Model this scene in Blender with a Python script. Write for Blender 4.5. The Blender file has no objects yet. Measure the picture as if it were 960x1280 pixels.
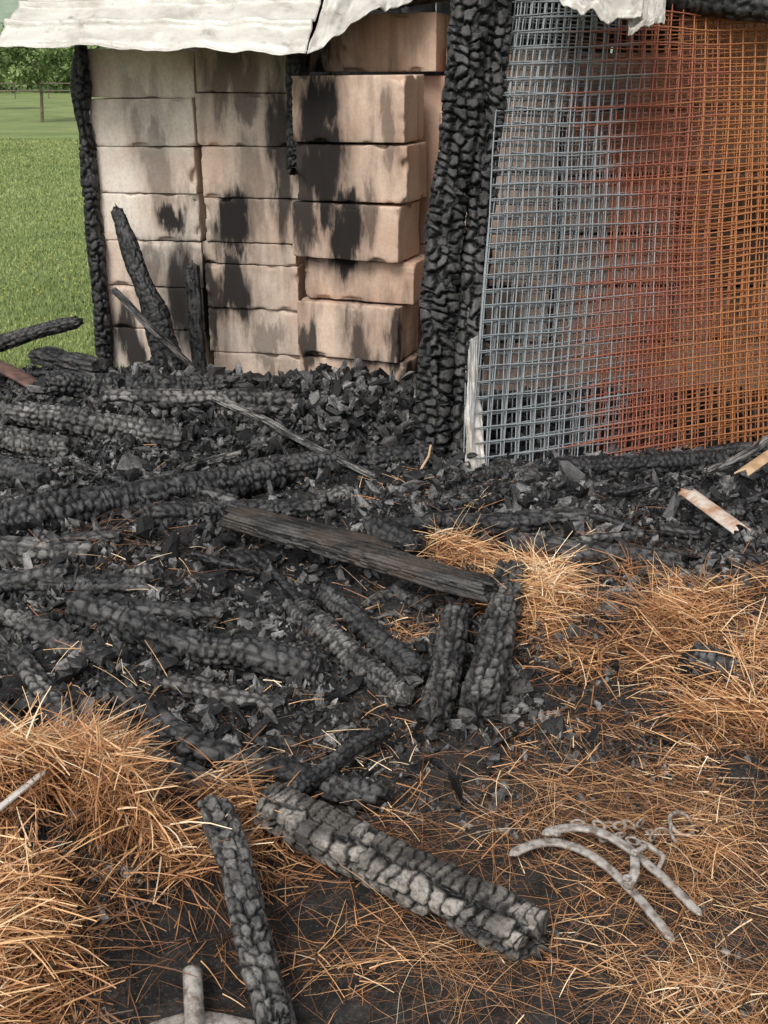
import bpy, bmesh, math, random
import numpy as np
from mathutils import Vector, Matrix, noise as mn
random.seed(7); rng=np.random.default_rng(7)
sc=bpy.context.scene
# ------------------------------------------------------------ noise helpers
def hsh(a,b,c=0.):
    v=np.sin(a*127.1+b*311.7+c*74.7)*43758.5453
    return v-np.floor(v)
def vn(x,y,s=0.):
    x=np.asarray(x,float);y=np.asarray(y,float)
    ix=np.floor(x);iy=np.floor(y);fx=x-ix;fy=y-iy
    fx=fx*fx*(3-2*fx);fy=fy*fy*(3-2*fy)
    a=hsh(ix,iy,s);b=hsh(ix+1,iy,s);c=hsh(ix,iy+1,s);d=hsh(ix+1,iy+1,s)
    return (a*(1-fx)+b*fx)*(1-fy)+(c*(1-fx)+d*fx)*fy
def fbm(x,y,s=0.,o=4):
    r=0;a=.5
    for i in range(o):
        r=r+a*vn(x*2**i,y*2**i,s+i*3.1);a*=.5
    return r
def sstep(a,b,x):
    t=np.clip((x-a)/(b-a),0,1);return t*t*(3-2*t)
def g(x,y,cx,cy,a,sx,sy): return a*np.exp(-((x-cx)/sx)**2-((y-cy)/sy)**2)
def h0(x,y):
    return (g(x,y,-1.6,5.3,.25,1.3,.8)+g(x,y,-1.1,3.5,.16,.8,.9)+g(x,y,-.1,5.1,.15,.6,.45)
     +g(x,y,1.5,4.4,.07,1.2,.4)+g(x,y,-.80,1.85,.27,.34,.33)+g(x,y,1.1,3.2,.05,.5,.4)+g(x,y,-.46,2.0,.06,.13,.12)+g(x,y,.0,4.1,.05,.7,.4))
def debris(x,y):
    """how much charred rubble lies at a place (0..1)"""
    n=fbm(x*2.5,y*2.5,9.)-.47
    a=sstep(3.1,3.7,y+n*1.4)
    b=sstep(.25,-.30,x+n*1.1)*sstep(1.95,2.35,y+n*.5)
    c=.55*sstep(.9,.5,np.abs(x-.35)+n*.8)*sstep(2.3,2.7,y+n)
    e=sstep(6.55,6.1,y+n*.5)*sstep(-3.6,-2.9,x)*sstep(3.8,3.0,x)
    return np.clip(np.maximum(np.maximum(a,b),c),0,1)*e
def h(x,y):
    x=np.asarray(x,float);y=np.asarray(y,float)
    near=sstep(9,6.5,y)
    d=debris(x,y)
    return h0(x,y)+near*(d*(.13*(fbm(x*4,y*4,1.)-.45)+.06*(fbm(x*18,y*18,5.,3)-.45))+.022*(fbm(x*9,y*9,2.)-.45)+.014*(fbm(x*40,y*40,4.,2)-.4))+.25*(1-near)*(fbm(x*.15,y*.15,3.,2)-.4)*sstep(9,25,y)
# ------------------------------------------------------------ mesh builder
def mk(name,V,F,mat,smooth=True,attrs=None,parent=None):
    V=np.ascontiguousarray(V,dtype=np.float32);F=np.ascontiguousarray(F,dtype=np.int32)
    me=bpy.data.meshes.new(name)
    me.vertices.add(len(V));me.vertices.foreach_set('co',V.ravel())
    me.loops.add(F.size);me.loops.foreach_set('vertex_index',F.ravel())
    me.polygons.add(len(F));me.polygons.foreach_set('loop_start',np.arange(len(F),dtype=np.int32)*F.shape[1])
    me.polygons.foreach_set('use_smooth',np.full(len(F),smooth))
    me.update(calc_edges=True)
    if attrs:
        for k,v in attrs.items():
            at=me.attributes.new(k,'FLOAT','POINT');at.data.foreach_set('value',np.ascontiguousarray(v,dtype=np.float32))
    me.materials.append(mat)
    ob=bpy.data.objects.new(name,me);sc.collection.objects.link(ob)
    if parent: ob.parent=parent
    return ob
def empty(name):
    e=bpy.data.objects.new(name,None);sc.collection.objects.link(e);return e
def gridfaces(n,m,wrap=False):
    i=np.arange(n-1)[:,None];j=np.arange(m if wrap else m-1)[None,:]
    j2=(j+1)%m
    return np.stack([i*m+j,i*m+j2,(i+1)*m+j2,(i+1)*m+j],-1).reshape(-1,4)
# ------------------------------------------------------------ materials
class NT:
    def __init__(s,name):
        s.m=bpy.data.materials.new(name);s.m.use_nodes=True;s.t=s.m.node_tree
        s.b=s.t.nodes['Principled BSDF']
    def n(s,ty,**k):
        nd=s.t.nodes.new(ty)
        for a,v in k.items(): setattr(nd,a,v)
        return nd
    def l(s,a,b): s.t.links.new(a,b)
    def math(s,op,a,b=None,c=None,clamp=False):
        nd=s.t.nodes.new('ShaderNodeMath');nd.operation=op;nd.use_clamp=clamp
        for i,v in enumerate((a,b,c)):
            if v is None: continue
            if isinstance(v,(int,float)): nd.inputs[i].default_value=v
            else: s.l(v,nd.inputs[i])
        return nd.outputs[0]
    def mr(s,v,a,b,c=0.,d=1.,smooth=True):
        nd=s.n('ShaderNodeMapRange');nd.interpolation_type='SMOOTHSTEP' if smooth else 'LINEAR'
        s.l(v,nd.inputs[0])
        for i,q in enumerate((a,b,c,d)): nd.inputs[i+1].default_value=q
        return nd.outputs[0]
    def mix(s,f,a,b,mode='MIX'):
        nd=s.n('ShaderNodeMix',data_type='RGBA',blend_type=mode)
        for i,v in ((0,f),(6,a),(7,b)):
            if isinstance(v,(int,float)): nd.inputs[i].default_value=v
            elif isinstance(v,tuple): nd.inputs[i].default_value=(*v,1)
            else: s.l(v,nd.inputs[i])
        return nd.outputs[2]
    def obj(s,scale=None):
        o=s.n('ShaderNodeTexCoord').outputs['Object']
        if scale:
            mp=s.n('ShaderNodeMapping');mp.inputs['Scale'].default_value=scale;s.l(o,mp.inputs[0]);o=mp.outputs[0]
        return o
    def noise(s,scale,vec=None,det=5,rough=.6,dist=0):
        nd=s.n('ShaderNodeTexNoise');nd.inputs['Scale'].default_value=scale;nd.inputs['Detail'].default_value=det
        nd.inputs['Roughness'].default_value=rough;nd.inputs['Distortion'].default_value=dist
        s.l(vec if vec is not None else s.obj(),nd.inputs['Vector'])
        return nd
    def bump(s,hh,st,dist):
        b=s.n('ShaderNodeBump');b.inputs['Strength'].default_value=st;b.inputs['Distance'].default_value=dist
        s.l(hh,b.inputs['Height']);s.l(b.outputs[0],s.b.inputs['Normal'])
    def attr(s,nm): return s.n('ShaderNodeAttribute',attribute_name=nm).outputs['Fac']
    def col(s,c): s.l(c,s.b.inputs['Base Color'])
    def rough(s,v):
        if isinstance(v,(int,float)): s.b.inputs['Roughness'].default_value=v
        else: s.l(v,s.b.inputs['Roughness'])
def char_mat(name,lo=(.004,.004,.0045),hi=(.13,.127,.123),brown=None,bstr=.7):
    t=NT(name)
    n1=t.noise(9,det=2).outputs[0];n2=t.noise(90,det=4,rough=.7).outputs[0]
    a=t.attr('ash')
    f=t.math('MULTIPLY',a,t.mr(n1,.3,.72,.3,1.25))
    f=t.math('MULTIPLY',f,t.mr(n2,.32,.66,.40,1.25),clamp=True)
    c=t.mix(f,lo,hi)
    if brown: c=t.mix(t.mr(t.noise(5,t.obj((1,1,1)),det=3).outputs[0],.48,.66,0,.75),c,brown)
    t.col(c);t.rough(t.mr(n2,.3,.7,.34,.72))
    t.b.inputs['Specular IOR Level'].default_value=.5
    t.bump(n2,bstr,.004)
    return t.m
M_char=char_mat('charred_wood',hi=(.125,.123,.121))
M_charD=char_mat('charred_wood_dark',hi=(.065,.064,.064))
M_charG=char_mat('charred_wood_ashy',hi=(.27,.26,.245))
M_beam=char_mat('charred_beam_ashy',hi=(.36,.33,.29),bstr=.6)
M_charB=char_mat('charred_wood_brown',hi=(.12,.115,.108),brown=(.075,.056,.043))
M_chunk=char_mat('charcoal_rubble',hi=(.36,.355,.345))
def straw_mat():
    t=NT('straw');a=t.attr('tint')
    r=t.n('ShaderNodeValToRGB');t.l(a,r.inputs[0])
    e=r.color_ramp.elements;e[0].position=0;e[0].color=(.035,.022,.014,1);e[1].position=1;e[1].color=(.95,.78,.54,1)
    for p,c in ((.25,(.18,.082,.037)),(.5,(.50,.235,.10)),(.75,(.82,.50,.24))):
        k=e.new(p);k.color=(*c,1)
    t.col(r.outputs[0]);t.rough(.6)
    return t.m
M_straw=straw_mat()
def ground_mat():
    t=NT('burnt_ground_and_meadow')
    o=t.obj();sp=t.n('ShaderNodeSeparateXYZ');t.l(o,sp.inputs[0])
    n=t.noise(1.3,det=3).outputs[0]
    nn=t.math('MULTIPLY',t.math('SUBTRACT',n,.5),1.4)
    yy=t.math('ADD',sp.outputs[1],nn)
    g1=t.mr(yy,6.3,6.7)
    xx=t.math('ADD',t.math('ABSOLUTE',sp.outputs[0]),nn)
    g2=t.mr(xx,3.2,3.8)
    gr=t.math('MAXIMUM',g1,g2)
    n3=t.noise(14,det=6,rough=.7).outputs[0];n4=t.noise(110,det=5,rough=.75).outputs[0]
    soil=t.mix(t.mr(n3,.38,.66),(.008,.0075,.007),(.042,.038,.034))
    soil=t.mix(t.mr(n4,.52,.70,0,.8),soil,(.14,.13,.12))
    char=t.mix(t.mr(n3,.45,.70),(.007,.007,.0075),(.036,.036,.036))
    char=t.mix(t.mr(n4,.55,.72,0,.8),char,(.20,.197,.19))
    soil=t.mix(t.attr('rubble'),soil,char)
    ng=t.noise(.5,det=6,rough=.65).outputs[0]
    grass=t.mix(t.mr(ng,.35,.65),(.16,.22,.065),(.27,.33,.11))
    grass=t.mix(t.mr(t.noise(30,det=4).outputs[0],.4,.7,0,.4),grass,(.10,.15,.04))
    grass=t.mix(t.mr(t.noise(.07,det=2).outputs[0],.45,.7,0,.45),grass,(.33,.36,.17))
    t.col(t.mix(gr,soil,grass));t.rough(.85)
    t.bump(n4,.8,.012)
    return t.m
def block_mat(name,blobs,base=(.50,.385,.315),light=(.62,.53,.46),grey=.5):
    t=NT(name);o=t.obj()
    nw=t.n('ShaderNodeTexNoise');nw.inputs['Scale'].default_value=6;nw.inputs['Detail'].default_value=6;nw.inputs['Roughness'].default_value=.6
    mp=t.n('ShaderNodeMapping');mp.inputs['Scale'].default_value=(1.7,1,.40);t.l(o,mp.inputs[0]);t.l(mp.outputs[0],nw.inputs['Vector'])
    sub=t.n('ShaderNodeVectorMath',operation='SUBTRACT');t.l(nw.outputs['Color'],sub.inputs[0]);sub.inputs[1].default_value=(.5,.5,.5)
    sc_=t.n('ShaderNodeVectorMath',operation='MULTIPLY');t.l(sub.outputs[0],sc_.inputs[0]);sc_.inputs[1].default_value=(.26,0,.85)
    add=t.n('ShaderNodeVectorMath',operation='ADD');t.l(o,add.inputs[0]);t.l(sc_.outputs[0],add.inputs[1])
    cur=None;halo=None
    for (cx,cz,rx,rz,st) in blobs:
        s1=t.n('ShaderNodeVectorMath',operation='SUBTRACT');t.l(add.outputs[0],s1.inputs[0]);s1.inputs[1].default_value=(cx,0,cz)
        s2=t.n('ShaderNodeVectorMath',operation='MULTIPLY');t.l(s1.outputs[0],s2.inputs[0]);s2.inputs[1].default_value=(1/rx,0,1/rz)
        ln=t.n('ShaderNodeVectorMath',operation='LENGTH');t.l(s2.outputs[0],ln.inputs[0])
        v=t.mr(ln.outputs['Value'],1.2,.6,0,st)
        v2=t.mr(ln.outputs['Value'],2.1,.9,0,st*.55)
        cur=v if cur is None else t.math('MAXIMUM',cur,v)
        halo=v2 if halo is None else t.math('MAXIMUM',halo,v2)
    n1=t.noise(3,det=4).outputs[0];n2=t.noise(60,det=4).outputs[0]
    c=t.mix(t.mr(n1,.35,.65),base,light)
    c=t.mix(t.attr('tone'),c,(.46,.25,.16))
    dr=t.noise(6,t.obj((1.5,1.5,.22)),det=5,rough=.6).outputs[0]
    c=t.mix(t.mr(dr,.51,.70,0,grey),c,(.17,.125,.098))
    c=t.mix(t.mr(n2,.35,.7,0,.22),c,(.32,.22,.16))
    c=t.mix(halo,c,(.105,.082,.068))
    c=t.mix(cur,c,(.011,.011,.012))
    t.col(c);t.rough(.92);t.b.inputs['Specular IOR Level'].default_value=.2
    t.bump(t.noise(140,det=4).outputs[0],.4,.004)
    return t.m
def metal_sheet():
    t=NT('painted_sheet_metal')
    n=t.noise(2.5,t.obj((1,1,2)),det=6,rough=.7).outputs[0]
    c=t.mix(t.mr(n,.4,.7),(.66,.64,.58),(.42,.39,.34))
    c=t.mix(t.mr(t.noise(7,t.obj((1,1,1)),det=6,rough=.7).outputs[0],.54,.72,0,.6),c,(.17,.13,.10))
    t.col(c);t.rough(.45);t.b.inputs['Metallic'].default_value=.1
    t.bump(t.noise(5,det=4).outputs[0],.5,.04)
    return t.m
def wire_mat():
    t=NT('heat_rusted_wire');o=t.obj();sp=t.n('ShaderNodeSeparateXYZ');t.l(o,sp.inputs[0])
    nn=t.math('MULTIPLY',t.math('SUBTRACT',t.noise(2.6,det=4).outputs[0],.5),.9)
    x=t.math('ADD',sp.outputs[0],nn)
    x=t.math('ADD',x,t.math('MULTIPLY',t.attr('rnd'),.35))
    n2=t.noise(40,det=3).outputs[0]
    gray=t.mix(n2,(.18,.20,.215),(.38,.41,.42))
    rust=t.mix(n2,(.24,.072,.045),(.48,.18,.11))
    orange=t.mix(n2,(.32,.11,.04),(.58,.26,.10))
    c=t.mix(t.mr(x,.90,1.16),gray,rust);c=t.mix(t.mr(x,1.28,1.62),c,orange)
    t.col(c);t.rough(.6);t.b.inputs['Metallic'].default_value=.15
    return t.m
def simple(name,a,b,scale=20,rough=.7,metal=0,bump=.3):
    t=NT(name);n=t.noise(scale,det=6,rough=.65).outputs[0]
    t.col(t.mix(t.mr(n,.38,.66),a,b));t.rough(rough);t.b.inputs['Metallic'].default_value=metal
    t.bump(n,bump,.004);return t.m
def leaf_mat(name,a,b):
    t=NT(name);t.col(t.mix(t.attr('tint'),a,b));t.rough(.7);return t.m
# ------------------------------------------------------------ ground: one sheet to the horizon
xs=np.concatenate([-np.geomspace(900,3.3,46),np.linspace(-3.2,-1.9,60),np.linspace(-1.88,1.88,300),np.linspace(1.9,3.2,60),np.geomspace(3.3,900,46)])
ys=np.concatenate([[-60,-20,-6,-2,-.5],np.linspace(0,1.2,14),np.linspace(1.21,6.8,400),np.geomspace(6.9,1200,90)])
X,Y=np.meshgrid(xs,ys)
Z=h(X,Y)
mk('ground',np.stack([X,Y,Z],-1).reshape(-1,3),gridfaces(len(ys),len(xs)),ground_mat(),True,{'rubble':debris(X,Y).ravel()})
# ------------------------------------------------------------ charred timbers
def log(name,P,r,sq=2.2,asp=1.,cl=.036,cw=.034,depth=.26,seed=1.,mat=None,res=.006,M=44,r2=None,bend=.014,lumps=.2,parent=None,ashk=1.,twist=.0,cheb=.8,fine=.06,gwk=1.,jit=1.,low=.2):
    P=np.array(P,float)
    d=np.r_[0,np.cumsum(np.linalg.norm(np.diff(P,axis=0),axis=1))];L=d[-1]
    n=max(8,int(L/res));s=np.linspace(0,L,n)
    C=np.stack([np.interp(s,d,P[:,k]) for k in range(3)],-1)
    if len(P)>2:
        k=max(3,n//8);ker=np.ones(k)/k
        Cp=np.pad(C,((k,k),(0,0)),mode='edge')
        C=np.stack([np.convolve(Cp[:,q],ker,'same')[k:-k] for q in range(3)],-1)
    for q in range(3): C[:,q]+=bend*(fbm(s*2.6,s*0+q*7.3,seed)-.47)*2.5
    T=np.gradient(C,axis=0);T/=np.linalg.norm(T,axis=1)[:,None]
    ref=np.array([0,0,1.]) if abs(T[0,2])<.8 else np.array([0,-1,0.])
    A=np.cross(T,ref);A/=np.linalg.norm(A,axis=1)[:,None];B=np.cross(A,T)
    caps=np.array([.93,.78,.6,.35,.12,.004])
    idx=np.r_[np.zeros(6,int),np.arange(n),np.full(6,n-1)]
    cf=np.r_[caps[::-1],np.ones(n),caps]
    S=s[idx][:,None];th=np.linspace(0,2*np.pi,M,endpoint=False)[None,:]+twist*S
    c=np.cos(th);sn=np.sin(th)
    rr=r+(0 if r2 is None else (r2-r)*(S/L))
    rr=rr*(1+lumps*(fbm(S*6,S*0,seed+4)-.47)*2)
    rad=(np.abs(c)**sq+np.abs(sn)**sq)**(-1/sq)
    K=max(4,round(2*np.pi*r*(1+asp)/2/cw))
    wx=fbm(c*1.7+S*6,sn*1.7+S*3,seed+1)-.47
    wf=fbm(c*5+S*40,sn*5+S*20,seed+21,2)-.38
    u=(th*K/(2*np.pi))%K+wx*.9*jit+wf*.25
    v=S/cl+(fbm(S*8+c,sn+S*3,seed+2)-.47)*2.0*jit+wf*.35
    iu=np.floor(u);F1=np.full(u.shape,9.);F2=F1.copy();cr=np.zeros(u.shape)
    for du in (-1,0,1):
        cu=iu+du;ro=hsh(cu%K,seed,2.)
        vv=v*(.7+.7*hsh(cu%K,seed,7.))+ro*7
        iv=np.floor(vv)
        for dv in (-1,0,1):
            cv=iv+dv
            jx=hsh(cu%K,cv,seed);jy=hsh(cu%K,cv,seed+3)
            ax=np.abs(cu+.5+.45*jit*(jx-.5)-u);ay=np.abs(cv+.5+.80*jit*(jy-.5)-vv)
            D=cheb*np.maximum(ax,ay)+(1-cheb)*np.sqrt(ax*ax+ay*ay)
            up=D<F1
            F2=np.where(up,F1,np.minimum(F2,D));cr=np.where(up,hsh(cu%K,cv,seed+9),cr);F1=np.where(up,D,F1)
    dd=F2-F1
    gw=(.12+.34*fbm(S*10+c,sn*2,seed+12,2))*gwk
    hg=sstep(0,gw,dd)**.7
    miss=(cr>.9)*1.
    disp=1+depth*(hg-1)*(.6+.9*vn(S*14,c*2,seed+13))+.08*(cr-.5)-miss*depth*.8*hg+low*(fbm(c*1.2+S*5,sn*1.2,seed+6)-.47)+fine*(fbm(c*9+S*50,sn*9+S*20,seed+7,2)-.4)
    cfm=cf[:,None]
    R=rr*rad*disp*cfm
    jag=(hsh(np.floor(th*K/2/np.pi),cfm*0+seed,5.)-.5)*.04+(1-cfm)*(vn(c*3+cfm*5,sn*3,seed)-.5)*.05
    sign=np.r_[-np.ones(6),np.zeros(n),np.ones(6)][:,None]
    endw=np.clip(1-S/.05,0,1)*-1+np.clip(1-(L-S)/.05,0,1)
    V=C[idx][:,None,:]+A[idx][:,None,:]*(R*c)[...,None]+B[idx][:,None,:]*(R*sn*asp)[...,None]
    V=V+T[idx][:,None,:]*(jag*endw*min(1,r/.05)+sign*(1-cfm)*.2*r)[...,None]
    ash=np.clip(sstep(0,gw*2.2,dd)*(.62+.45*cr)*(.2+1.5*fbm(c*2+S*9,sn*2,seed+8)),0,1)*ashk*(1-.3*(cfm<.97))  # ash on cell tops, plus pillow shading painted in to darken crack edges
    return mk(name,V.reshape(-1,3),gridfaces(len(idx),M,True)[:,::-1],mat or M_char,True,{'ash':ash.ravel()},parent)
def gp(x,y,off): return (x,y,.6*float(h0(x,y))+.4*float(h(x,y))+off)
cnt=[0]
def glog(x1,y1,x2,y2,r,z1=None,z2=None,**k):
    cnt[0]+=1
    a=gp(x1,y1,r*.6 if z1 is None else z1);b=gp(x2,y2,r*.6 if z2 is None else z2)
    k.setdefault('seed',cnt[0]*3.17+1)
    nm=k.pop('name','charred_log')
    return log(nm,[a,b],r,**k)
# centre group
glog(-.55,3.64,.34,3.20,.050,.09,.12,name='charred_plank',sq=6,asp=.62,cl=.5,cw=.016,depth=.14,mat=M_charB,bend=.002,lumps=.05,M=80,res=.005,low=.06)
glog(-.57,3.76,.05,3.55,.035,.06,.08,name='charred_plank',sq=6,asp=.6,cl=.4,cw=.018,depth=.14,mat=M_charB,M=60,bend=.003,lumps=.05,low=.08)
glog(-.30,3.20,.06,2.70,.045,cl=.022,cw=.05,mat=M_charG,res=.0035,M=56)
glog(-.20,3.32,.10,2.83,.044,cl=.030,cw=.04,res=.004,M=56)
glog(.24,3.17,.13,2.58,.046,.05,.04,cl=.045,cw=.03,res=.0045,M=64,mat=M_charG,ashk=.7)
glog(.43,3.40,.27,2.62,.056,.10,.05,cl=.045,cw=.03,res=.0045,sq=2.6,M=72,mat=M_charG,ashk=.7)
glog(-.04,3.75,.13,3.62,.066,.05,.06,mat=M_charD)
# foreground
glog(-.28,2.13,.31,1.76,.060,.085,.035,name='charred_beam',sq=3.6,asp=.70,cl=.032,cw=.060,depth=.34,mat=M_beam,res=.0028,M=128,lumps=.16,seed=5.3,cheb=.92,fine=.04,gwk=.7,jit=.9)
glog(-.37,1.98,-.19,1.52,.040,.12,.03,cl=.035,cw=.03,mat=M_charG,ashk=.8,res=.003,M=72,gwk=.8,depth=.32)
glog(-.29,2.13,.01,2.50,.030,.07,.05,cl=.03,cw=.03,res=.004,bend=.03,r2=.020)
glog(-.52,2.40,.0,2.23,.038,.05,.025,res=.004,mat=M_char)
glog(-.88,2.52,-.37,2.23,.042,.03,.03,res=.004)
glog(-1.10,2.50,-.80,2.10,.062,.10,.02,res=.004,cl=.05,cw=.05,mat=M_charD)
glog(-.79,2.67,-.45,2.43,.034,.01,.02,res=.005)
glog(-1.06,2.80,-.83,2.46,.034,res=.005,mat=M_charG)
glog(-.95,2.98,-.19,2.80,.052,.045,.03,res=.005,bend=.035,cl=.028)
glog(-1.25,3.05,-.82,2.80,.045,.04,.01,res=.005,mat=M_charG,cl=.03)
glog(-1.35,3.42,-.98,3.34,.045,mat=M_charG)
glog(-.88,3.08,-.50,3.05,.038,.01,.03)
glog(-1.3,3.2,-.75,3.18,.042,.02,.02)
glog(-.62,2.72,-.30,2.62,.030,.02,.02,mat=M_charG)
glog(-.75,2.85,-.68,2.55,.022,.02,.03)
# middle band
glog(-1.45,3.55,-.45,4.28,.070,.05,.04,res=.006,cl=.03,cw=.05,M=56,bend=.03)
glog(-1.68,4.80,-.88,4.60,.062,.08,.05,mat=M_charG,cl=.035,M=56)
glog(-.91,3.70,-.22,3.97,.046,.03,.03,bend=.03)
glog(-.45,4.33,.20,4.56,.060,.03,.04,M=56,bend=.03)
glog(.22,3.85,.78,4.0,.048,.04,.02,cl=.06,mat=M_char)
glog(.46,3.74,1.08,3.62,.050,.04,.02,cl=.045,bend=.03)
glog(.74,4.45,1.5,4.62,.050,.03,.03,mat=M_charD)
glog(.90,2.81,1.18,2.63,.050,.08,.08,res=.005,cl=.03,mat=M_char)
glog(1.04,2.92,1.30,2.80,.038,.07,.07,res=.005)
glog(-1.9,4.68,-1.36,4.52,.060,.06,.03,mat=M_charG)
glog(-1.85,4.45,-1.34,4.12,.060,.05,.03)
glog(-1.62,5.04,-.70,5.30,.066,.06,.03,M=56,bend=.03)
glog(-1.3,4.95,-.4,5.0,.05,.06,.02,mat=M_charG,bend=.03)
glog(-1.78,5.52,-1.40,5.30,.075,.13,.08,cl=.3,cw=.03,name='charred_plank',sq=4,asp=.6)
glog(-.83,4.99,-.04,4.26,.024,.10,.05,name='wood_splinter',cl=.2,cw=.015,sq=3,asp=.6,mat=M_charG,r2=.018,ashk=1.8,res=.008)
glog(-.85,4.36,-.50,4.66,.035,mat=M_charG,ashk=1.2,cl=.2,name='charred_plank',asp=.6)
glog(1.35,4.30,1.85,4.88,.020,.08,.12,name='wood_splinter',cl=.3,cw=.015,mat=M_charG,ashk=2.)
for i in range(70):   # smaller half-buried branches through the heap
    x=random.uniform(-2.0,.4);y=random.uniform(2.5,5.4)
    if i>50: x=random.uniform(.5,2.2);y=random.uniform(3.8,5.0)
    a=random.uniform(-.9,.9)+(math.pi if random.random()<.5 else 0);L=random.uniform(.10,.40)
    glog(x,y,x+L*math.cos(a),y+L*math.sin(a),random.uniform(.012,.038),random.uniform(-.01,.05),random.uniform(-.02,.05),M=30,res=.006,mat=random.choice([M_char,M_charD,M_charG]),bend=.03,cl=random.uniform(.022,.04))
log('charred_branch',[(-2.15,5.62,.33),(-1.8,5.6,.44),(-1.55,5.58,.50)],.05,seed=41,r2=.035,mat=M_char,bend=.03)
log('charred_stake',[(-1.13,5.78,.0),(-1.22,5.86,.45),(-1.42,6.0,1.0)],.10,seed=44,r2=.035,asp=.6,cl=.05,cw=.04,mat=M_charD,depth=.2,M=52)
log('wood_splinter',[(-.95,5.62,.18),(-1.41,5.75,.63)],.023,seed=45,cl=.4,cw=.015,sq=4,asp=.6,mat=M_charG,ashk=.8)
log('charred_stake',[(-1.02,5.95,.0),(-1.03,5.98,.70)],.042,seed=47,cl=.3,cw=.02,sq=4,asp=.7,mat=M_charD,lumps=.1)
# ------------------------------------------------------------ rubble
def hull_templates(k=14):
    out=[]
    for i in range(k):
        bm=bmesh.new()
        for j in range(22):
            p=Vector((random.uniform(-1,1),random.uniform(-1,1),random.uniform(-1,1)))
            m=(p.length*.5+.5*max(abs(p.x),abs(p.y),abs(p.z)));p=p/m*random.uniform(.6,1)
            bm.verts.new(p)
        bmesh.ops.convex_hull(bm,input=bm.verts)
        bmesh.ops.delete(bm,geom=[v for v in bm.verts if not v.link_faces],context='VERTS')
        bmesh.ops.triangulate(bm,faces=bm.faces)
        bm.verts.index_update()
        out.append((np.array([v.co[:] for v in bm.verts]),np.array([[v.index for v in f.verts] for f in bm.faces])))
        bm.free()
    return out
TPL=hull_templates()
def rotmats(n):
    q=rng.normal(size=(n,4));q/=np.linalg.norm(q,axis=1)[:,None]
    w,x,y,z=q.T
    return np.stack([1-2*(y*y+z*z),2*(x*y-z*w),2*(x*z+y*w),2*(x*y+z*w),1-2*(x*x+z*z),2*(y*z-x*w),2*(x*z-y*w),2*(y*z+x*w),1-2*(x*x+y*y)],-1).reshape(-1,3,3)
def chunks(name,px,py,size,mat,stack=.5,ash=None,aniso=(.4,1.,.4,1.,.6,2.2)):
    n=len(px);pz=h(px,py)+size*rng.uniform(-.3,stack,n)
    tid=rng.integers(0,len(TPL),n);R=rotmats(n)
    sx=rng.uniform(aniso[0],aniso[1],n);sy=rng.uniform(aniso[2],aniso[3],n);sz=rng.uniform(aniso[4],aniso[5],n)
    Sx=np.stack([sx,sy,sz],-1)*size[:,None]
    if ash is None: ash=rng.uniform(0,1,n)**2.4*(.4+.9*fbm(px*3,py*3,66))
    Vs=[];Fs=[];As=[];off=0
    for t,(tv,tf) in enumerate(TPL):
        I=np.where(tid==t)[0]
        v=tv[None]*Sx[I][:,None,:]
        v=v*(1+.25*rng.normal(size=v.shape[:2]))[...,None].clip(.6,1.4)
        v=np.einsum('nij,nkj->nki',R[I],v)+np.stack([px[I],py[I],pz[I]],-1)[:,None,:]
        m=len(tv)
        f=tf[None]+(np.arange(len(I))*m)[:,None,None]+off
        Vs.append(v.reshape(-1,3));Fs.append(f.reshape(-1,3))
        As.append((np.repeat(ash[I],m)*rng.uniform(.4,1.6,len(I)*m)).clip(0,1));off+=len(I)*m
    return mk(name,np.concatenate(Vs),np.concatenate(Fs),mat,False,{'ash':np.concatenate(As)})
def sample(n,x0,x1,y0,y1,fn):
    xs_=[];ys_=[];k=0
    while k<n:
        x=rng.uniform(x0,x1,n*2);y=rng.uniform(y0,y1,n*2)
        m=rng.uniform(0,1,n*2)<fn(x,y)
        xs_.append(x[m]);ys_.append(y[m]);k+=m.sum()
    return np.concatenate(xs_)[:n],np.concatenate(ys_)[:n]
x,y=sample(54000,-2.3,2.5,1.9,6.0,lambda x,y:debris(x,y)*(.35+.65*(fbm(x*3,y*3,21)>.45)))
chunks('charcoal_rubble',x,y,np.minimum(.0048+.0058*rng.exponential(1,len(x)),.036)*(.75+.08*y),M_chunk,stack=.9)
x,y=sample(9000,-1.2,1.3,1.35,3.6,lambda x,y:np.clip(.15+(fbm(x*4,y*4,31)-.5)*3,0,1))
chunks('charcoal_rubble',x,y,np.minimum(.0022+.003*rng.exponential(1,len(x)),.014),M_chunk)
x=rng.normal(-.1,.38,3400);y=rng.normal(5.15,.28,3400)
chunks('charcoal_rubble',x,y,.010+.026*rng.uniform(0,1,3400)**2,M_chunk,stack=3.)
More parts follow.
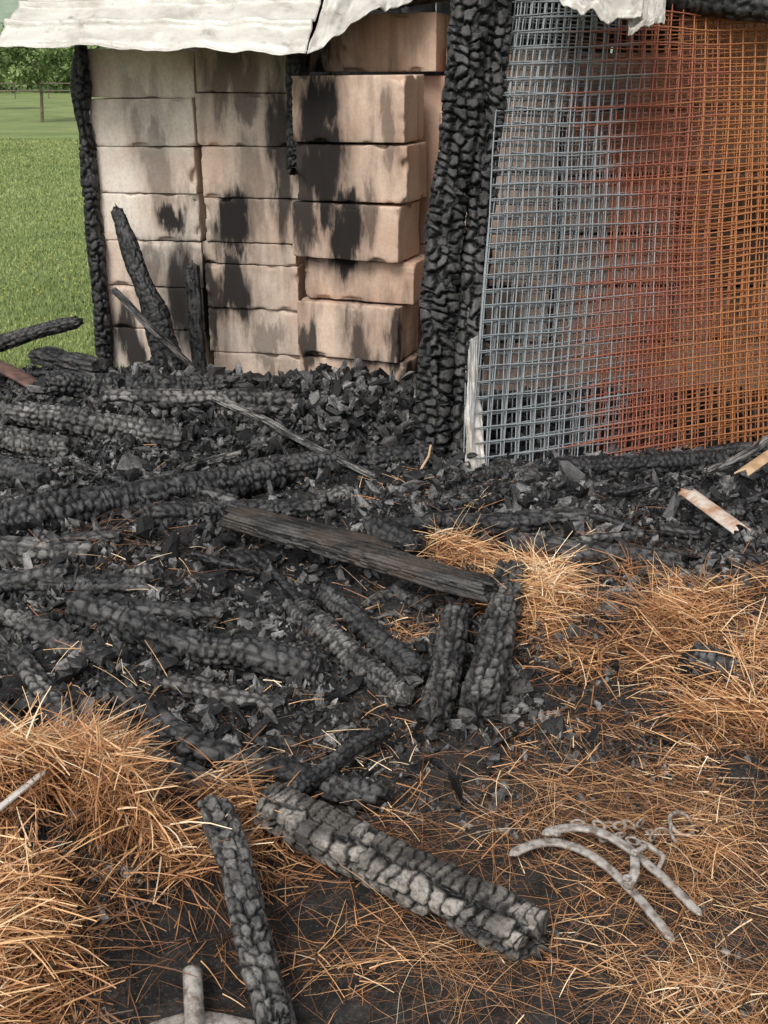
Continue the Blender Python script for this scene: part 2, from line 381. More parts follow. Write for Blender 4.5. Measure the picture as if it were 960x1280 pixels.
# ------------------------------------------------------------ straw
def blades(name,px,py,pz,L,W,az,el,droop,tint,mat,seg=3,kink=.12):
    n=len(px);t=np.linspace(0,1,seg+1)
    az=az[:,None]+kink*rng.normal(size=(n,1))*t[None,:]*1.5
    ee=el[:,None]-droop[:,None]*t[None,:]
    st=(L/seg)[:,None]
    dx=np.cos(az)*np.cos(ee)*st;dy=np.sin(az)*np.cos(ee)*st;dz=np.sin(ee)*st
    Xc=px[:,None]+np.cumsum(dx,1)-dx;Yc=py[:,None]+np.cumsum(dy,1)-dy;Zc=pz[:,None]+np.cumsum(dz,1)-dz
    gz=h(Xc,Yc)+.002
    Zc=np.maximum(Zc,gz)
    P=np.stack([Xc,Yc,Zc],-1)
    roll=rng.uniform(0,np.pi,n)
    side=np.stack([-np.sin(az)*np.cos(roll)[:,None],np.cos(az)*np.cos(roll)[:,None],np.repeat(np.sin(roll)[:,None],seg+1,1)],-1)
    w=(W[:,None]*np.linspace(1,.5,seg+1)[None,:]/2)[...,None]
    V=np.stack([P-side*w,P+side*w],2).reshape(n,-1,3)
    b=np.arange(seg)*2
    f=np.stack([b,b+1,b+3,b+2],-1)
    F=f[None]+(np.arange(n)*(seg+1)*2)[:,None,None]
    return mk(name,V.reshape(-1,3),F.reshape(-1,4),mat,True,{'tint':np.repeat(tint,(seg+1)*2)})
def flow(x,y,s): return fbm(x*2.6,y*2.6,s,3)*np.pi*5
def straw(name,cl,n,thick,Lr=(.05,.16),W=.0034,seed=3.,spread=.6,elv=.35,dark=0.,lo=.40,hi=.58,fr=6.,kink=.12,droop=(.0,.6),tb=.15,seg=3):
    def fn(x,y):
        a=0
        for c in cl: a=a+g(x,y,*c)
        return np.clip(a*(.03+1.5*sstep(lo,hi,fbm(x*fr,y*fr,seed,3))),0,1)
    cx=[c[0] for c in cl];cy=[c[1] for c in cl];m=max(max(c[3],c[4]) for c in cl)*2
    x,y=sample(n,min(cx)-m,max(cx)+m,max(min(cy)-m,.9),max(cy)+m,fn)
    dens=fn(x,y)
    lay=rng.uniform(0,1,n)
    z=h(x,y)+lay*thick*dens
    az=flow(x,y,seed)+rng.normal(0,spread,n)+np.pi*(rng.uniform(0,1,n)<.5)
    L=rng.uniform(*Lr,n);el=rng.normal(.05,elv,n);dr=rng.uniform(*droop,n)
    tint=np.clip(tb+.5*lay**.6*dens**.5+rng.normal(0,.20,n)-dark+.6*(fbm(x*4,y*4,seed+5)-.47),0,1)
    return blades(name,x,y,z,L,W*rng.uniform(.5,1.25,n),az,el,dr,tint,M_straw,kink=kink,seg=seg)
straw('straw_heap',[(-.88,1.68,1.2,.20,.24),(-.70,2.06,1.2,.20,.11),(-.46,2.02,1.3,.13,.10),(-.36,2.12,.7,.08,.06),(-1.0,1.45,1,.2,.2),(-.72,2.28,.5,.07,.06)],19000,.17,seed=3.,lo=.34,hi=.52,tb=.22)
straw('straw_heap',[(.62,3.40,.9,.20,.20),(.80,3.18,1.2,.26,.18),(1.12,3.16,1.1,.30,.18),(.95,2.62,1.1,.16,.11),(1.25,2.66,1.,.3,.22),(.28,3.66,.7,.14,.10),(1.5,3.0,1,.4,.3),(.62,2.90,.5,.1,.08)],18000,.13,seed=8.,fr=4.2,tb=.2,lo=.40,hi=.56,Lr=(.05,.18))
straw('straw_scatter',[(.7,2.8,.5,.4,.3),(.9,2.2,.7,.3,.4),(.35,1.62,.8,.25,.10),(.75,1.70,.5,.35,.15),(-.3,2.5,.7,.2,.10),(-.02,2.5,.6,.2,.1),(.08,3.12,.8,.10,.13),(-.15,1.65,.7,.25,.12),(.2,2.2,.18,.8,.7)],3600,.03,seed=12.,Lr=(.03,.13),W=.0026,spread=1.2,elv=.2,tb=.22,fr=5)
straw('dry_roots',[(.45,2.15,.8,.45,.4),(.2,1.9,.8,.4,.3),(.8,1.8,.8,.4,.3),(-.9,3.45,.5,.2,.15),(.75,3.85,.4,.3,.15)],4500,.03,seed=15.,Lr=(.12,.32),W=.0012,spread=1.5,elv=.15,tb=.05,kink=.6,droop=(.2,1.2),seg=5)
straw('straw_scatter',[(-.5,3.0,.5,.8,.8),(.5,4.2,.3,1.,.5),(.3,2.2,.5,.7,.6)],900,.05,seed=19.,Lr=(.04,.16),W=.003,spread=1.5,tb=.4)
# ------------------------------------------------------------ block stacks
def stack(name,p0,p1,depth,rows,mat,gap=.006,seed=1,jit=.010):
    """rows: list of (z0,z1,shift,inset,length factor,tone)"""
    root=empty(name)
    p0=Vector((*p0,0));p1=Vector((*p1,0));D=p1-p0;L=D.length;D.normalize();Nn=Vector((-D.y,D.x,0))
    rnd=random.Random(seed)
    for i,(z0,z1,sh,ins,Lf,tone) in enumerate(rows):
        a,b=0,Lf*L
        bm=bmesh.new();bmesh.ops.create_cube(bm,size=1)
        bl=b-a;bh=z1-z0-gap
        bmesh.ops.scale(bm,vec=(bl,depth,bh),verts=bm.verts)
        bmesh.ops.bevel(bm,geom=bm.edges[:],offset=.005,segments=2,affect='EDGES',profile=.6)
        bmesh.ops.subdivide_edges(bm,edges=[e for e in bm.edges if e.calc_length()>.1],cuts=20,use_grid_fill=True)
        off=Vector((rnd.uniform(0,50),rnd.uniform(0,50),i*3))
        for v in bm.verts:
            q=v.co+off
            ex=abs(abs(v.co.x)-bl/2),abs(abs(v.co.y)-depth/2),abs(abs(v.co.z)-bh/2)
            e2=sorted(ex)[1]
            k2=math.exp(-(e2/.012)**2)
            nz=mn.noise(q*11);n2=mn.noise(q*45)
            ch=max(0,nz-.25)*.08+max(0,n2-.15)*.014
            v.co-=Vector((math.copysign(1,v.co.x)*(ex[0]<.02),math.copysign(1,v.co.y)*(ex[1]<.02),math.copysign(1,v.co.z)*(ex[2]<.02)))*(k2*ch)
            v.co+=Vector((0,1,0))*(mn.noise(q*3)*.003)
        ang=math.atan2(D.y,D.x)+rnd.uniform(-.03,.03)
        c=p0+D*(sh+(a+b)/2)+Nn*(depth/2+ins+rnd.uniform(-jit,jit))+Vector((0,0,(z0+z1)/2))
        bmesh.ops.transform(bm,matrix=Matrix.Translation(c)@Matrix.Rotation(ang,4,'Z')@Matrix.Rotation(rnd.uniform(-.012,.012),4,'Y'),verts=bm.verts)
        me=bpy.data.meshes.new('block');bm.to_mesh(me);bm.free()
        at=me.attributes.new('tone','FLOAT','POINT');at.data.foreach_set('value',[tone]*len(me.vertices))
        me.materials.append(mat)
        me.polygons.foreach_set('use_smooth',[True]*len(me.polygons))
        o=bpy.data.objects.new('block_%d'%(i+1),me);sc.collection.objects.link(o);o.parent=root
    return root
def rowz(zs): return [(a,b) for a,b in zip(zs[:-1],zs[1:])]
mA=block_mat('block_light_soot',[(-1.20,.92,.08,.13,.95),(-1.12,.45,.16,.36,.92),(-1.50,.20,.07,.20,.92),(-1.26,1.22,.10,.20,.45),(-1.36,.62,.08,.2,.6),(-1.3,1.5,.2,.1,.2)],base=(.76,.61,.50),light=(.88,.79,.69),grey=.28)
mB=block_mat('block_stained',[(-.82,.86,.12,.20,.97),(-.86,.52,.15,.20,.94),(-.55,1.25,.06,.50,.85),(-.80,1.66,.16,.18,.6),(-1.0,.45,.05,.35,.9),(-.66,.28,.10,.12,.5),(-.72,1.15,.10,.3,.45)],base=(.66,.50,.39),light=(.80,.67,.56),grey=.42)
mC=block_mat('block_pink',[(-.34,1.50,.12,.22,.97),(-.33,1.20,.14,.22,.96),(-.42,1.1,.06,.4,.9),(-.20,.93,.09,.20,.96),(-.42,1.84,.22,.14,.97),(-.42,.36,.05,.18,.85),(-.13,.33,.08,.22,.8),(.05,.40,.05,.16,.85),(.13,.12,.06,.2,.9),(-.08,1.02,.04,.22,.6),(.02,1.45,.04,.2,.5)],base=(.64,.45,.34),light=(.75,.59,.47),grey=.42)
mD=block_mat('block_behind_mesh',[(.6,.4,.15,.3,.8),(1.1,1.4,.2,.3,.6),(1.9,.8,.2,.4,.7)],base=(.56,.38,.28),light=(.74,.60,.50),grey=.5)
r=random.Random(4)
zA=[0.0,.28,.53,.79,1.05,1.30,1.55,1.80]
stack('concrete_block_stack',(-1.62,6.42),(-1.03,6.32),.30,[(a,b,r.uniform(-.012,.012),0,1.,0) for a,b in rowz(zA)],mA,seed=2,gap=.004)
zB=[0.0,.17,.43,.68,.80,1.04,1.31,1.58,1.80]
stack('concrete_block_stack',(-1.01,6.27),(-.46,6.17),.30,[(a,b,r.uniform(-.01,.02),0,r.uniform(.96,1.),0) for a,b in rowz(zB)],mB,seed=5,gap=.004)
zC=[0.0,.24,.545,.77,1.06,1.35,1.675]
sC=[(0,.02,1.04,.0),(.0,0,.98,.0),(.03,.05,1.03,.25),(-.005,-.02,1.0,.05),(.02,.0,1.01,.15),(0.01,-.01,1.0,.1)]
stack('concrete_block_stack',(-.47,5.90),(.09,5.71),.35,[(a,b,s[0],s[1],s[2],s[3]) for (a,b),s in zip(rowz(zC),sC)],mC,seed=9,gap=.012)
stack('concrete_block_stack',(-.42,6.28),(.26,6.08),.30,[(1.68,1.97,0,0,.30,.1),(1.68,1.965,.21,-.01,.72,.2),(0,.8,.05,.1,1,.3),(.8,1.67,.05,.1,1,.3)],mC,seed=13)
stack('concrete_block_stack',(.30,5.98),(.92,5.95),.30,[(a,b,r.uniform(-.02,.02),0,.99,r.uniform(0,.4)) for a,b in rowz([0,.3,.6,.9,1.2,1.5,1.8])],mD,seed=17,gap=.014)
stack('concrete_block_stack',(.94,5.98),(1.58,6.02),.30,[(a,b,r.uniform(-.02,.02),0,.98,r.uniform(.0,.6)) for a,b in rowz([0,.29,.6,.88,1.18,1.5,1.78])],mD,seed=19,gap=.014)
stack('concrete_block_stack',(1.60,5.95),(2.25,6.05),.30,[(a,b,r.uniform(-.02,.02),0,.98,r.uniform(.1,.8)) for a,b in rowz([0,.31,.6,.9,1.2,1.52,1.95])],mD,seed=23,gap=.014)
# ------------------------------------------------------------ shed (roof sheets, rafters, charred posts, back boarding)
shed=empty('burnt_shed')
M_roof=metal_sheet()
def sheet(name,c00,c10,c01,c11,ribs,amp,crumple,seed,mat=M_roof,n=140,m=70,thick=.004,lip=.02,sag=0.,fu=6):
    u=np.linspace(0,1,n)[None,:,None];v=np.linspace(0,1,m)[:,None,None]
    c00,c10,c01,c11=[np.array(c,float) for c in (c00,c10,c01,c11)]
    P=(1-u)*(1-v)*c00+u*(1-v)*c10+(1-u)*v*c01+u*v*c11
    nrm=np.cross(c10-c00,c01-c00);nrm/=np.linalg.norm(nrm)
    U=u[...,0]+v[...,0]*0;Vv=v[...,0]+u[...,0]*0
    rb=np.abs((Vv*ribs)%1-.5)*2;rb=sstep(.72,.95,rb)
    d=amp*rb+crumple*(fbm(U*fu,Vv*3,seed)-.47)*2+crumple*.8*(np.abs(fbm(U*fu*1.7,Vv*4,seed+1,2)-.37))*2
    edge=-(lip*sstep(.06,0,Vv))
    P=P+nrm[None,None,:]*(d+edge)[...,None]
    P=P+np.array([0,0,1.])*(crumple*(fbm(U*9,U*0,seed+3)-.47)*sstep(.2,0,Vv)-sag*np.sin(np.pi*U)*(1-Vv))[...,None]
    ob=mk(name,P.reshape(-1,3),gridfaces(m,n),mat,True,None,shed)
    sm=ob.modifiers.new('t','SOLIDIFY');sm.thickness=thick
    return ob
sheet('roof_sheet_left',(-1.98,6.02,1.82),(-.37,5.60,1.765),(-1.74,6.5,2.22),(-.22,6.3,2.32),4.5,.028,.030,3.,lip=.035)
sheet('roof_sheet_middle',(-.362,5.60,1.77),(.50,6.15,2.10),(-.20,6.32,2.33),(.6,6.9,2.45),3,.012,.06,6.,sag=-.03)
sheet('roof_sheet_right',(.45,5.35,2.12),(2.8,5.75,2.10),(.5,6.9,2.4),(2.8,6.9,2.4),8,.02,.03,9.)
sheet('torn_sheet',(.62,4.95,2.03),(1.02,4.80,1.87),(.74,5.15,2.20),(1.15,5.3,2.15),1,.01,.06,12.,sag=.04,fu=3)
sheet('torn_sheet_edge',(.98,4.79,1.83),(1.13,4.84,1.87),(1.0,5.0,2.03),(1.2,5.2,2.1),1,.01,.03,15.,fu=3)
log('rafter_1',[(1.2,5.5,2.02),(2.4,5.35,1.86)],.06,seed=61,parent=shed,cl=.06,cw=.06,mat=M_charD,res=.01)
log('rafter_2',[(-1.9,6.35,1.86),(.6,6.05,2.08)],.04,seed=62,parent=shed,cl=.06,cw=.05,mat=M_charD,res=.01,M=30)
log('rafter_3',[(.3,5.35,2.06),(2.6,5.5,2.05)],.05,seed=63,parent=shed,cl=.06,cw=.06,mat=M_charD,res=.01)
log('post_front',[(.19,4.66,-.05),(.265,4.93,.9),(.40,5.18,2.25)],.084,seed=52,parent=shed,cl=.048,cw=.060,depth=.46,mat=M_char,ashk=.8,res=.004,M=88,sq=3,lumps=.22,gwk=1.1,cheb=.75)
log('post_rear',[(.335,4.60,-.05),(.405,4.93,.9),(.51,5.28,2.25)],.062,seed=54,parent=shed,cl=.045,cw=.055,depth=.45,mat=M_char,ashk=.8,res=.004,M=72,sq=3,lumps=.25,gwk=1.1,cheb=.75)
log('post_left',[(-1.66,6.38,-.05),(-1.64,6.40,1.85)],.045,seed=56,parent=shed,cl=.05,cw=.05,depth=.4,mat=M_charD,res=.007,M=40,lumps=.4)
log('post_middle',[(-.47,6.1,1.2),(-.44,6.1,2.1)],.05,seed=57,parent=shed,mat=M_charD)
for i in range(22):
    xx=-1.45+i*.205
    log('back_board_%d'%(i+1),[(xx,6.95,-.1),(xx+.01,6.95,2.45)],.105,seed=90+i,parent=shed,asp=.14,sq=8,cl=.12,cw=.06,mat=M_charD,res=.03,M=28,lumps=.03,bend=.004)
# ------------------------------------------------------------ welded mesh panels
def tubes(paths,rad,sides=5):
    V=[];F=[];off=0
    th=np.linspace(0,2*np.pi,sides,endpoint=False)
    for P in paths:
        T=np.gradient(P,axis=0);T/=np.linalg.norm(T,axis=1)[:,None]
        ref=np.array([0,-1.,0.3]);A=np.cross(T,ref);A/=np.linalg.norm(A,axis=1)[:,None];B=np.cross(A,T)
        v=P[:,None,:]+rad*(A[:,None,:]*np.cos(th)[None,:,None]+B[:,None,:]*np.sin(th)[None,:,None])
        V.append(v.reshape(-1,3));F.append(gridfaces(len(P),sides,True)+off);off+=len(P)*sides
    return np.concatenate(V),np.concatenate(F)
M_wire=wire_mat()
wm=empty('welded_wire_mesh')
BL=np.array([.385,4.45,.0]);BR=np.array([1.87,5.08,.02]);TL=np.array([.565,5.20,1.97]);TR=np.array([1.85,5.62,1.99])
nrm=np.cross(BR-BL,TL-BL);nrm/=np.linalg.norm(nrm)
if nrm[1]>0: nrm=-nrm
for k in range(6):
    rr=random.Random(k+70)
    du=rr.uniform(-.03,.03);dv=rr.uniform(-.05,.05);sk=rr.uniform(-.02,.02);dep=k*.024
    U0=-.004+rr.uniform(0,.05)*(k>0);U1=1.42
    V0=0.;V1=1.0+rr.uniform(-.06,.08)
    def pt(u,v):
        u=np.asarray(u,float);v=np.asarray(v,float)
        uu=u[...,None];vv=v[...,None]
        P=(1-uu)*(1-vv)*BL+uu*(1-vv)*BR+(1-uu)*vv*TL+uu*vv*TR
        P=P-nrm*dep+nrm*(.07*(vn(u*2+k,v*2,k*1.)-.5))[...,None]
        P=P+np.array([.022,0,.03])*(vn(u*4+k,v*4,k+9.)-.5)[...,None]
        bulge=-.035*np.sin(np.pi*np.clip(v,0,1))*(1-np.clip(u*3,0,1))
        P=P+np.array([1.,0,0])*bulge[...,None]
        return P
    paths=[];rn=[]
    tt=np.linspace(0,1,26)
    nu=int((U1-U0)/(.076/1.62));nv=int(V1/(.066/2.1))
    for i in range(nu+1):
        u=U0+(i)*(.076/1.62)+du*(i>0)*.3
        paths.append(pt(u+sk*tt+tt*0,V0+(V1-V0)*tt));rn.append(rr.uniform(-.5,.5))
    for j in range(nv+1):
        v=V0+j*(.066/2.1)+dv*.03
        if v>V1: continue
        paths.append(pt(U0+(U1-U0)*tt,v+sk*tt)+np.array([0,-.004,0]));rn.append(rr.uniform(-.5,.5))
    Vv,Ff=tubes(paths,.0035)
    mk('panel_%d'%(k+1),Vv,Ff,M_wire,True,{'rnd':np.repeat(rn,26*5)},wm)
M_white=simple('scorched_white_sheet',(.74,.72,.68),(.40,.36,.31),9,.6)
u=np.linspace(0,1,30)[None,:];v=np.linspace(0,1,70)[:,None]
wd=(.10-.06*v)
Px=.345+wd*u+.02*v+.02*(fbm(u*3,v*6,5.)-.47);Py=4.44+.21*v+.05*(fbm(u*5+v*3,v*4,2.)-.47)+u*.07;Pz=.0+.62*v+u*0
mk('plastic_sheet',np.stack([Px+0*v,Py+0*u,Pz],-1).reshape(-1,3),gridfaces(70,30),M_white)
# ------------------------------------------------------------ small things
M_iron=simple('weathered_iron',(.46,.43,.39),(.16,.125,.10),45,.6,.15,.6)
def flatbar(name,pts,w,t,parent,mat=M_iron,taper=.8,sm=15):
    P=np.array(pts,float);d=np.r_[0,np.cumsum(np.linalg.norm(np.diff(P,axis=0),axis=1))]
    n=60;s=np.linspace(0,d[-1],n)
    C=np.stack([np.interp(s,d,P[:,k]) for k in range(3)],-1)
    hw=sm//2
    for it in range(2):
        Cp=np.concatenate([2*C[0]-C[hw:0:-1],C,2*C[-1]-C[-2:-hw-2:-1]])
        C=np.stack([np.convolve(Cp[:,q],np.ones(sm)/sm,'valid') for q in range(3)],-1)
    T=np.gradient(C,axis=0);T/=np.linalg.norm(T,axis=1)[:,None]
    A=np.cross(T,[0,0,1.]);A/=np.linalg.norm(A,axis=1)[:,None];B=np.cross(A,T)
    th=np.linspace(0,2*np.pi,16,endpoint=False);q=5
    rad=(np.abs(np.cos(th))**q+np.abs(np.sin(th))**q)**(-1/q)
    e=np.minimum(1,np.minimum(np.arange(n)+.3,n-.7-np.arange(n))/2.)
    wv=w*(1-(1-taper)*s/s[-1])*e
    V=C[:,None,:]+A[:,None,:]*(wv[:,None]*(rad*np.cos(th))[None])[...,None]+B[:,None,:]*(t*e[:,None]*(rad*np.sin(th))[None])[...,None]
    V+=.0012*(fbm(s*60,s*0,w*99)-.47)[:,None,None]
    return mk(name,V.reshape(-1,3),gridfaces(n,16,True)[:,::-1],mat,True,None,parent)
def torus(name,c,R,r,rot,parent,stretch=1.,mat=M_iron):
    a=np.linspace(0,2*np.pi,24,endpoint=False)[:,None];b=np.linspace(0,2*np.pi,8,endpoint=False)[None,:]
    V=np.stack([(R+r*np.cos(b))*np.cos(a)*stretch,(R+r*np.cos(b))*np.sin(a),r*np.sin(b)+a*0],-1).reshape(-1,3)
    F=gridfaces(24,8,True);w=np.array([[184+j,184+(j+1)%8,(j+1)%8,j] for j in range(8)])
    ob=mk(name,V,np.concatenate([F,w]),mat,True,None,parent)
    ob.location=c;ob.rotation_euler=rot;return ob
ham=empty('harness_hames')
z=.034
flatbar('arm_1',[(.285,2.03,z),(.33,2.065,z+.01),(.40,2.075,z+.015),(.47,2.03,z+.012),(.54,1.92,z+.004),(.60,1.77,z-.008)],.0125,.005,ham)
flatbar('arm_2',[(.365,2.08,z+.02),(.43,2.105,z+.03),(.50,2.09,z+.03),(.56,2.03,z+.02),(.62,1.94,z+.01),(.675,1.84,z-.003)],.0125,.005,ham)
flatbar('brace',[(.528,1.905,z+.014),(.552,1.94,z+.03),(.560,1.99,z+.035)],.012,.005,ham,sm=5)
flatbar('hook',[(.56,2.0,z+.03),(.60,2.03,z+.03),(.63,2.0,z+.02),(.61,1.97,z+.01)],.006,.005,ham,sm=5)
for i,p in enumerate([(.532,1.925,z+.025),(.560,1.985,z+.045),(.40,2.078,z+.024)]):
    torus('bolt_%d'%i,p,.006,.005,(0,0,0),ham)
torus('ring',(.71,2.15,float(h(.71,2.15))+.03),.030,.0045,(.5,.2,.6),ham,1.2)
torus('ring_2',(.685,2.115,float(h(.685,2.115))+.025),.020,.004,(.9,.4,1.),ham)
cx=[(.44,2.145),(.465,2.152),(.49,2.158),(.515,2.155),(.54,2.16),(.565,2.165),(.59,2.165),(.615,2.155),(.64,2.145),(.66,2.135),(.56,2.12),(.585,2.11),(.61,2.10),(.635,2.11),(.52,2.125),(.545,2.11)]
for i,(a,b) in enumerate(cx):
    b2=b+.01*math.sin(i*2.1)
    torus('link_%d'%i,(a,b2,float(h(a,b2))+.014+.006*(i%2)),.0085,.0030,(random.uniform(-.3,.3)+(1.3 if i%2 else 0),.2,random.uniform(-.9,.9)),ham,1.7)
bolt=empty('iron_bolt')
log('shank',[(-.345,1.50,.05),(-.372,1.64,.075)],.019,seed=80,cl=9,cw=9,depth=0,lumps=.03,mat=M_iron,parent=bolt,bend=0,M=24,low=.03)
flatbar('head_plate',[(-.45,1.52,.03),(-.35,1.545,.045),(-.24,1.53,.03)],.030,.010,bolt,taper=1)
flatbar('metal_strip',[(-.80,1.74,.33),(-.76,1.83,.33),(-.71,1.93,.335)],.008,.004,None,M_white)
def shell(name,c,axis,length,R,arc,tilt,mat,seed,thick=.006):
    a=np.linspace(-arc/2,arc/2,24)[None,:];s=np.linspace(0,1,30)[:,None]
    end=.05*(vn(a*4,a*0,seed)-.5)
    x=(s-.5)*length+end*sstep(.6,1,s)-end*sstep(.3,0,s);yy=R*np.sin(a)+0*s;zz=R*np.cos(a)-R*math.cos(arc/2)+0*s
    zz=zz+tilt*x
    ca,sa=math.cos(axis),math.sin(axis)
    V=np.stack([c[0]+x*ca-yy*sa,c[1]+x*sa+yy*ca,c[2]+zz],-1).reshape(-1,3)
    ob=mk(name,V,gridfaces(30,24),mat);m_=ob.modifiers.new('t','SOLIDIFY');m_.thickness=thick;return ob
M_tile=simple('scorched_tile',(.66,.58,.50),(.42,.22,.12),14,.7)
M_tan=simple('scorched_wood_chip',(.60,.42,.26),(.42,.26,.14),14,.7)
shell('wood_chip',(1.265,3.91,.12),math.atan2(-.34,.07),.42,.042,2.0,0.02,M_tile,3)
shell('wood_chip',(1.58,4.38,.15),math.atan2(.16,.17),.24,.05,1.2,.15,M_tan,6)  # curved chip of tan wood
M_red=simple('scorched_red_board',(.16,.085,.065),(.07,.04,.035),20,.6)
bx=flatbar('scorched_board',[(-1.98,5.32,.36),(-1.80,5.2,.33),(-1.62,5.08,.27)],.05,.012,None,M_red,taper=.9)
V,F=tubes([np.array([(.12,4.35,.02),(.14,4.37,.10),(.19,4.42,.17),(.20,4.45,.21)])],.006)
mk('twig',V,F,M_tan)
# ------------------------------------------------------------ meadow grass
N=80000
y=6.4+24*rng.uniform(0,1,N)**1.5;x=-(.16*y+.2)-rng.uniform(0,1,N)*(.22*y+1.2)
x2=rng.uniform(3.4,9,12000);y2=rng.uniform(2,12,12000)
x=np.r_[x,x2];y=np.r_[y,y2];N=len(x)
M_grass=leaf_mat('grass_blades',(.16,.225,.06),(.38,.43,.17))
def gblades(name,x,y,hh,w,tint):
    n=len(x);z=h(x,y)-.005;az=rng.uniform(0,2*np.pi,n);ln=rng.uniform(.1,.6,n)*hh;a2=rng.uniform(0,2*np.pi,n)
    V=np.stack([np.stack([x-np.cos(az)*w,y-np.sin(az)*w,z],-1),np.stack([x+np.cos(az)*w,y+np.sin(az)*w,z],-1),
      np.stack([x+np.cos(a2)*ln,y+np.sin(a2)*ln,z+hh],-1)],1)
    return mk(name,V.reshape(-1,3),np.arange(n*3).reshape(-1,3),M_grass,False,{'tint':np.repeat(tint,3)})
hh=rng.uniform(.012,.04,N)*(1+.02*y)
gblades('meadow_grass',x,y,hh,.003+.0006*y,np.clip(fbm(x*.8,y*.8,4.)+rng.normal(0,.2,N),0,1))
n=500;y=7+14*rng.uniform(0,1,n);x=-(.18*y)-rng.uniform(0,1,n)*(.22*y)
M_flow=simple('dandelion_yellow',(.7,.6,.12),(.6,.5,.1))
aa=np.linspace(0,2*np.pi,6,endpoint=False)
V=np.stack([x[:,None]+.010*np.cos(aa),y[:,None]+.010*np.sin(aa),(h(x,y)+.05)[:,None]+.004*np.cos(aa*2)],-1).reshape(-1,3)
mk('dandelions',V,np.arange(n*6).reshape(-1,6),M_flow)
# ------------------------------------------------------------ trees
M_bark=simple('bark',(.20,.17,.13),(.10,.08,.06),12,.9)
M_leaf=leaf_mat('tree_leaves',(.08,.14,.04),(.26,.35,.12))
def leaves(name,centres,radii,per,size,parent=None,mat=M_leaf):
    C=np.repeat(np.array(centres),per,0);Rr=np.repeat(np.array(radii),per)
    n=len(C);d=rng.normal(size=(n,3));d/=np.linalg.norm(d,axis=1)[:,None]
    rad=Rr*rng.uniform(.3,1,n)**.6*(1+.25*rng.normal(size=n))
    p=C+d*rad[:,None]*np.array([1,1,.8])
    R=rotmats(n);s=size*rng.uniform(.5,1.3,n)
    q=np.array([[-1,0,0],[0,-.5,0],[1,0,0],[0,.5,0]])
    V=np.einsum('nij,kj->nki',R,q)*s[:,None,None]+p[:,None,:]
    cl=np.repeat(rng.uniform(0,.6,len(centres)),per)
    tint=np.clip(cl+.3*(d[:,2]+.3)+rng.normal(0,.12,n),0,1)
    return mk(name,V.reshape(-1,3),np.arange(n*4).reshape(-1,4),mat,False,{'tint':np.repeat(tint,4)},parent)
def tree(x,y,H,W,seed):
    t=empty('tree');rr=random.Random(seed);z0=float(h(x,y))
    P=np.array([(x,y,z0-.1),(x+.03*H,y,z0+.3*H),(x,y,z0+.55*H),(x+.02*H,y,z0+.85*H)])
    V,F=tubes([P],.018*H,8);mk('trunk',V,F,M_bark,True,None,t)
    lim=[];cs=[];rs=[]
    for i in range(14):
        a=rr.uniform(0,6.28);zz=rr.uniform(.36,.8)*H;rad=rr.uniform(.35,1)*W*.45*(1.1-abs(zz/H-.55))
        e=np.array([x+rad*math.cos(a),y+rad*math.sin(a),z0+zz+.12*H]);b=np.array([x+.01*H,y,z0+zz])
        lim.append(np.array([b,(b+e)/2+np.array([0,0,.03*H]),e]));cs.append(e);rs.append(rr.uniform(.12,.22)*W)
    V,F=tubes(lim,.008*H,5);mk('limbs',V,F,M_bark,True,None,t)
    leaves('crown',cs,rs,260,.035*W,t)
tree(-11.9,40.5,3.1,2.3,3)
tree(-17.5,52,3.2,2.4,8)
cs=[];rs=[]
for i in range(420):
    x=rng.uniform(-75,10);y=rng.uniform(85,115);b=rng.uniform(.6,1)
    for k in range(4):
        cs.append((x+rng.normal()*1.2,y+rng.normal()*1.2,.6+rng.uniform(0,3.4)*b));rs.append(rng.uniform(.7,1.4))
leaves('distant_trees',cs,rs,45,.30)
hx=np.linspace(-400,300,260);hy=np.linspace(180,520,120);HX,HY=np.meshgrid(hx,hy)
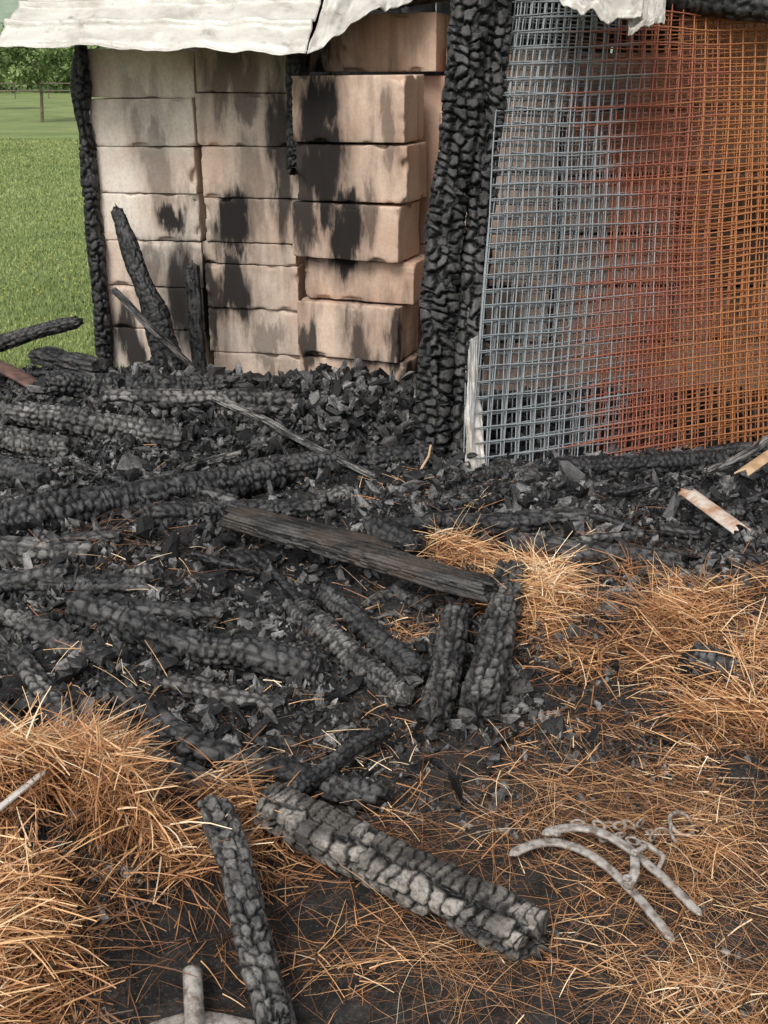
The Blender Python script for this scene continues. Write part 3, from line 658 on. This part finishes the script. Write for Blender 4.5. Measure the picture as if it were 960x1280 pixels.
HZ=70*sstep(180,460,HY)*(.6+.6*fbm(HX*.006,HY*.006,3.))+5*fbm(HX*.12,HY*.12,8.)-6
M_hill=simple('hazy_woodland',(.22,.28,.20),(.32,.39,.29),.12,.95,0,.6)
mk('wooded_hill',np.stack([HX,HY,HZ],-1).reshape(-1,3),gridfaces(120,260),M_hill)
fz=[]
for i in range(22):
    xx=-40+i*2.0;fz.append(np.array([(xx,70,-.3),(xx,70,.5),(xx+.02,70,1.0)]))
for zz in (.45,.85): fz.append(np.array([(-40,69.93,zz),(-20,69.93,zz+.03),(2,69.93,zz)]))
V,F=tubes(fz,.035,6);mk('wooden_fence',V,F,M_bark)
# ------------------------------------------------------------ light, world, camera
el=math.radians(48);rot=math.radians(205)
w=bpy.data.worlds.new('World');sc.world=w;w.use_nodes=True
nt=w.node_tree;bg=nt.nodes['Background']
sky=nt.nodes.new('ShaderNodeTexSky');sky.sky_type='NISHITA';sky.sun_disc=False
sky.sun_elevation=el;sky.sun_rotation=rot;sky.air_density=1.;sky.dust_density=4.;sky.ozone_density=.6
hs=nt.nodes.new('ShaderNodeHueSaturation');hs.inputs['Saturation'].default_value=.22
nt.links.new(sky.outputs[0],hs.inputs['Color']);nt.links.new(hs.outputs[0],bg.inputs[0]);bg.inputs[1].default_value=.15
sd=Vector((math.sin(rot)*math.cos(el),math.cos(rot)*math.cos(el),math.sin(el)))
L=bpy.data.lights.new('sun','SUN');L.energy=1.5;L.angle=math.radians(20);L.color=(1,.96,.91)
lo=bpy.data.objects.new('sun',L);sc.collection.objects.link(lo);lo.rotation_euler=sd.to_track_quat('Z','Y').to_euler()
cam=bpy.data.cameras.new('camera');co=bpy.data.objects.new('camera',cam);sc.collection.objects.link(co)
co.location=(0,0,1.7);co.rotation_euler=(math.radians(68),0,0)
cam.sensor_fit='VERTICAL';cam.sensor_height=24;cam.lens=25.73;cam.clip_end=3000;cam.clip_start=.05
sc.camera=co
sc.view_settings.view_transform='Standard';sc.view_settings.look='None';sc.view_settings.exposure=0
